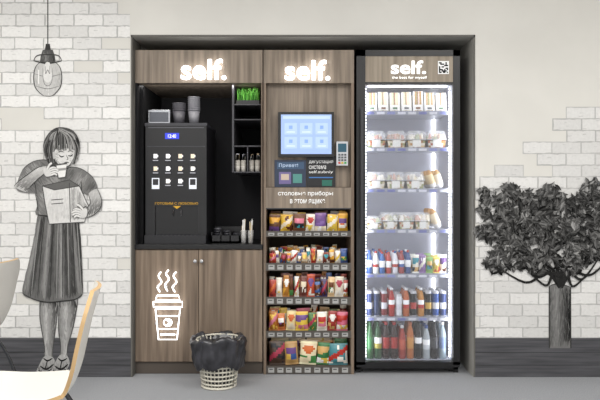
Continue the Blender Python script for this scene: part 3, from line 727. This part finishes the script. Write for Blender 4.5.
for dpt in range(3):
    for i in range(11):
        x=w0+0.022+i*(FW-0.044)/10
        if i in (3,5,7): bottle(b,x,0.18+dpt*.07,FS[5]+0.001,0.022,0.185,C(cc[i]),rc(['#e2c85a','#ffffff','#b8322a']),C('#e8e8e8'))
        else: can(b,x,0.18+dpt*.07,FS[5]+0.001,0.0215,0.165 if i not in(4,) else 0.145,C(cc[i]),rc(['#d8d8de','#b03a34','#c9a24a',cc[i]]),C(cc[i]))
b.build('drink_cans')
b=MB()
bb=[('#2f5a32','#37703f','#234a28'),('#2c5030','#b8aa4a','#234a28'),('#2a0f0c','#a82e28','#a82e28'),('#2a0f0c','#a82e28','#a82e28'),('#a0362c','#c0563e','#e8e8e8'),('#b86c38','#cc904a','#c06e48'),('#16100e','#20242c','#1a1a1c'),('#a9b0b4','#d8dce0','#3a5490'),('#141216','#3c3c40','#101010'),('#8a98a0','#6a7a9c','#d8d8d8')]
for dpt in range(3):
    for i,(l,a,c_) in enumerate(bb):
        x=w0+0.026+i*(FW-0.052)/9; bottle(b,x,0.18+dpt*.075,FS[6]+0.001,0.0245,0.24*(0.9 if i in(4,7) else 1),C(l),C(a),C(c_),C(R.choice(['#ffffff',a,a])))
b.build('soda_bottles')

# ================================================================ WASTE BIN
b=MB(); bx,by=X(219,-0.19),-0.19; wc=C('#d8d4c6')
def br(z): return 0.098+0.035*z/0.28
for i in range(30):
    a=2*math.pi*i/30; b.tube([(bx+br(z)*math.cos(a),by+br(z)*math.sin(a),z) for z in (0.005,0.28)],0.0042,wc,'plastic',5)
for z in (0.008,0.03,0.055,0.08,0.105,0.13,0.2,0.28):
    b.tube([(bx+br(z)*math.cos(a),by+br(z)*math.sin(a),z) for a in [2*math.pi*i/32 for i in range(32)]],0.0055 if z>0.01 else 0.008,wc,'plastic',6,True)
b.lathe(bx,by,[(0.096,0.002),(0.096,0.008)],wc,'plastic',24)
b.lathe(bx,by,[(0.080,0.012),(0.095,0.12),(0.105,0.26)],C('#1b1b1d'),'bagfilm',24)
def wob(a,z):
    return 1+0.08*noise.noise(Vector((math.cos(a)*2.2,math.sin(a)*2.2,z*6)))+0.10*noise.noise(Vector((math.cos(a)*6,math.sin(a)*6,z*5)))+0.05*noise.noise(Vector((math.cos(a)*14,math.sin(a)*14,z*22)))
prof=[(0.140,0.118),(0.146,0.135),(0.151,0.155),(0.156,0.18),(0.160,0.205),(0.162,0.23),(0.168,0.255),(0.170,0.272),(0.166,0.285),(0.156,0.292),(0.146,0.294),(0.136,0.286),(0.126,0.268),(0.112,0.245),(0.08,0.225),(0.01,0.215)]
k=b.mark(); b.lathe(bx,by,prof,C('#18181b'),'bagfilm',80,False,wob)
for i in range(k,len(b.v)):
    v=b.v[i]; a=math.atan2(v[1]-by,v[0]-bx); n=noise.noise(Vector((math.cos(a)*1.6,math.sin(a)*1.6,3)))+0.5*noise.noise(Vector((math.cos(a)*5,math.sin(a)*5,7))); b.v[i]=(v[0],v[1],v[2]+n*0.035)
b.build('waste_bin')

# ================================================================ CHAIRS
def chair(loc,rotz):
    b=MB(); pr=spline([(0.40,0.425),(0.375,0.448),(0.30,0.452),(0.18,0.44),(0.07,0.442),(0.01,0.462),(-0.02,0.53),(-0.04,0.62),(-0.06,0.71),(-0.085,0.80)],False,4)
    n=len(pr); th=0.013; ny=10; top=[];bot=[]
    for i,p in enumerate(pr):
        a=pr[max(i-1,0)]; c=pr[min(i+1,n-1)]; dx,dz=c[0]-a[0],c[1]-a[1]; l=math.hypot(dx,dz); nx,nz=dz/l,-dx/l
        t=i/(n-1); hw=0.20-0.045*math.exp(-((t-0.55)/0.12)**2)
        if t<0.12: hw-=0.05*((0.12-t)/0.12)**2
        if t>0.88: hw-=0.06*((t-0.88)/0.12)**2
        for j in range(ny+1):
            u=2*j/ny-1; yy=u*hw; cur=0.018*u*u
            top.append((p[0]+(nx*cur if t>0.5 else 0),yy,p[1]+(cur*0.4 if t<=0.5 else 0)))
            q=top[-1]; bot.append((q[0]+nx*th,yy,q[2]+nz*th))
    N=ny+1; vs=top+bot; o=len(top); fs=[];cs=[]; wh=C('#dfdcd5'); tan=C('#c9a778')
    for i in range(n-1):
        for j in range(ny):
            q=(i*N+j,i*N+j+1,(i+1)*N+j+1,(i+1)*N+j); fs.append(q); cs.append(wh); fs.append(tuple(o+k for k in reversed(q))); cs.append(wh)
        fs.append((i*N,(i+1)*N,o+(i+1)*N,o+i*N)); cs.append(tan); fs.append((i*N+ny,(i+1)*N+ny,o+(i+1)*N+ny,o+i*N+ny)); cs.append(tan)
    for i in (0,n-1):
        for j in range(ny): fs.append((i*N+j,i*N+j+1,o+i*N+j+1,o+i*N+j)); cs.append(tan)
    b.add(vs,fs,cs,'plastic',False)
    zb=0.42
    for sy in (-1,1):
        b.tube(spline([(0.36,sy*0.20,0.0),(0.31,sy*0.17,0.25),(0.28,sy*0.14,zb-0.02),(0.24,sy*0.13,zb),(0.12,sy*0.13,zb),(0.06,sy*0.14,zb-0.02),(-0.01,sy*0.18,0.25),(-0.07,sy*0.21,0.0)],False,4),0.009,C('#5c5d60'),'metal',8)
    for xx in (0.24,0.12): b.tube([(xx,-0.13,zb),(xx,0.13,zb)],0.008,C('#5c5d60'),'metal',8)
    for sy in (-1,1):
        for xx in (0.24,0.12): b.box(xx-0.015,xx+0.015,sy*0.13-0.012,sy*0.13+0.012,zb+0.006,0.433,K3,'plastic')
    ob=b.build('dining_chair')
    off=ob.location.copy(); Mx=Matrix.Translation(loc)@Matrix.Rotation(rotz,4,'Z'); ob.matrix_world=Mx@Matrix.Translation(off)
    return ob
chair((-0.79,-1.74,0),math.radians(180+15))
chair((-1.53,-0.80,0),math.radians(180+2))

# ================================================================ LIGHTS / CAMERA
def area(name,loc,sx,sy,p,col=(1,0.98,0.95),rot=(0,0,0)):
    l=bpy.data.lights.new(name,'AREA'); l.shape='RECTANGLE'; l.size=sx; l.size_y=sy; l.energy=p; l.color=col
    o=bpy.data.objects.new(name,l); o.location=loc; o.rotation_euler=rot; sc.collection.objects.link(o)
area('ceiling_light',(-1.6,-2.2,2.86),1.6,1.2,60); area('ceiling_light',(1.6,-2.2,2.86),1.6,1.2,54)
area('ceiling_light',(0,-4.6,2.86),4.0,1.5,95)
zc=(iz0+iz1)/2; zl=iz1-iz0-0.06
area('refrigerator_led_batten',(ix0+0.0,0.125,zc),0.02,zl,2.6,(0.93,0.95,1),(math.pi/2,0,-math.radians(30)))
area('refrigerator_led_batten',(ix1-0.0,0.125,zc),0.02,zl,2.6,(0.93,0.95,1),(math.pi/2,0,math.radians(30)))
area('niche_fill_light',(X(195,FY),FY+0.06,Z(84,FY)),0.75,0.02,1.2,(1,0.96,0.9),(math.radians(25),0,0))  # added fill light to brighten the coffee niche, no lamp fitting there
w=bpy.data.worlds.new('World'); sc.world=w; w.use_nodes=True
w.node_tree.nodes['Background'].inputs[0].default_value=(1,0.99,0.98,1); w.node_tree.nodes['Background'].inputs[1].default_value=1.2
cam=bpy.data.cameras.new('camera'); cam.sensor_width=36; cam.lens=38.4
co=bpy.data.objects.new('camera',cam); co.location=(0,-4,CAMH); co.rotation_euler=(math.pi/2,0,0); sc.collection.objects.link(co); sc.camera=co
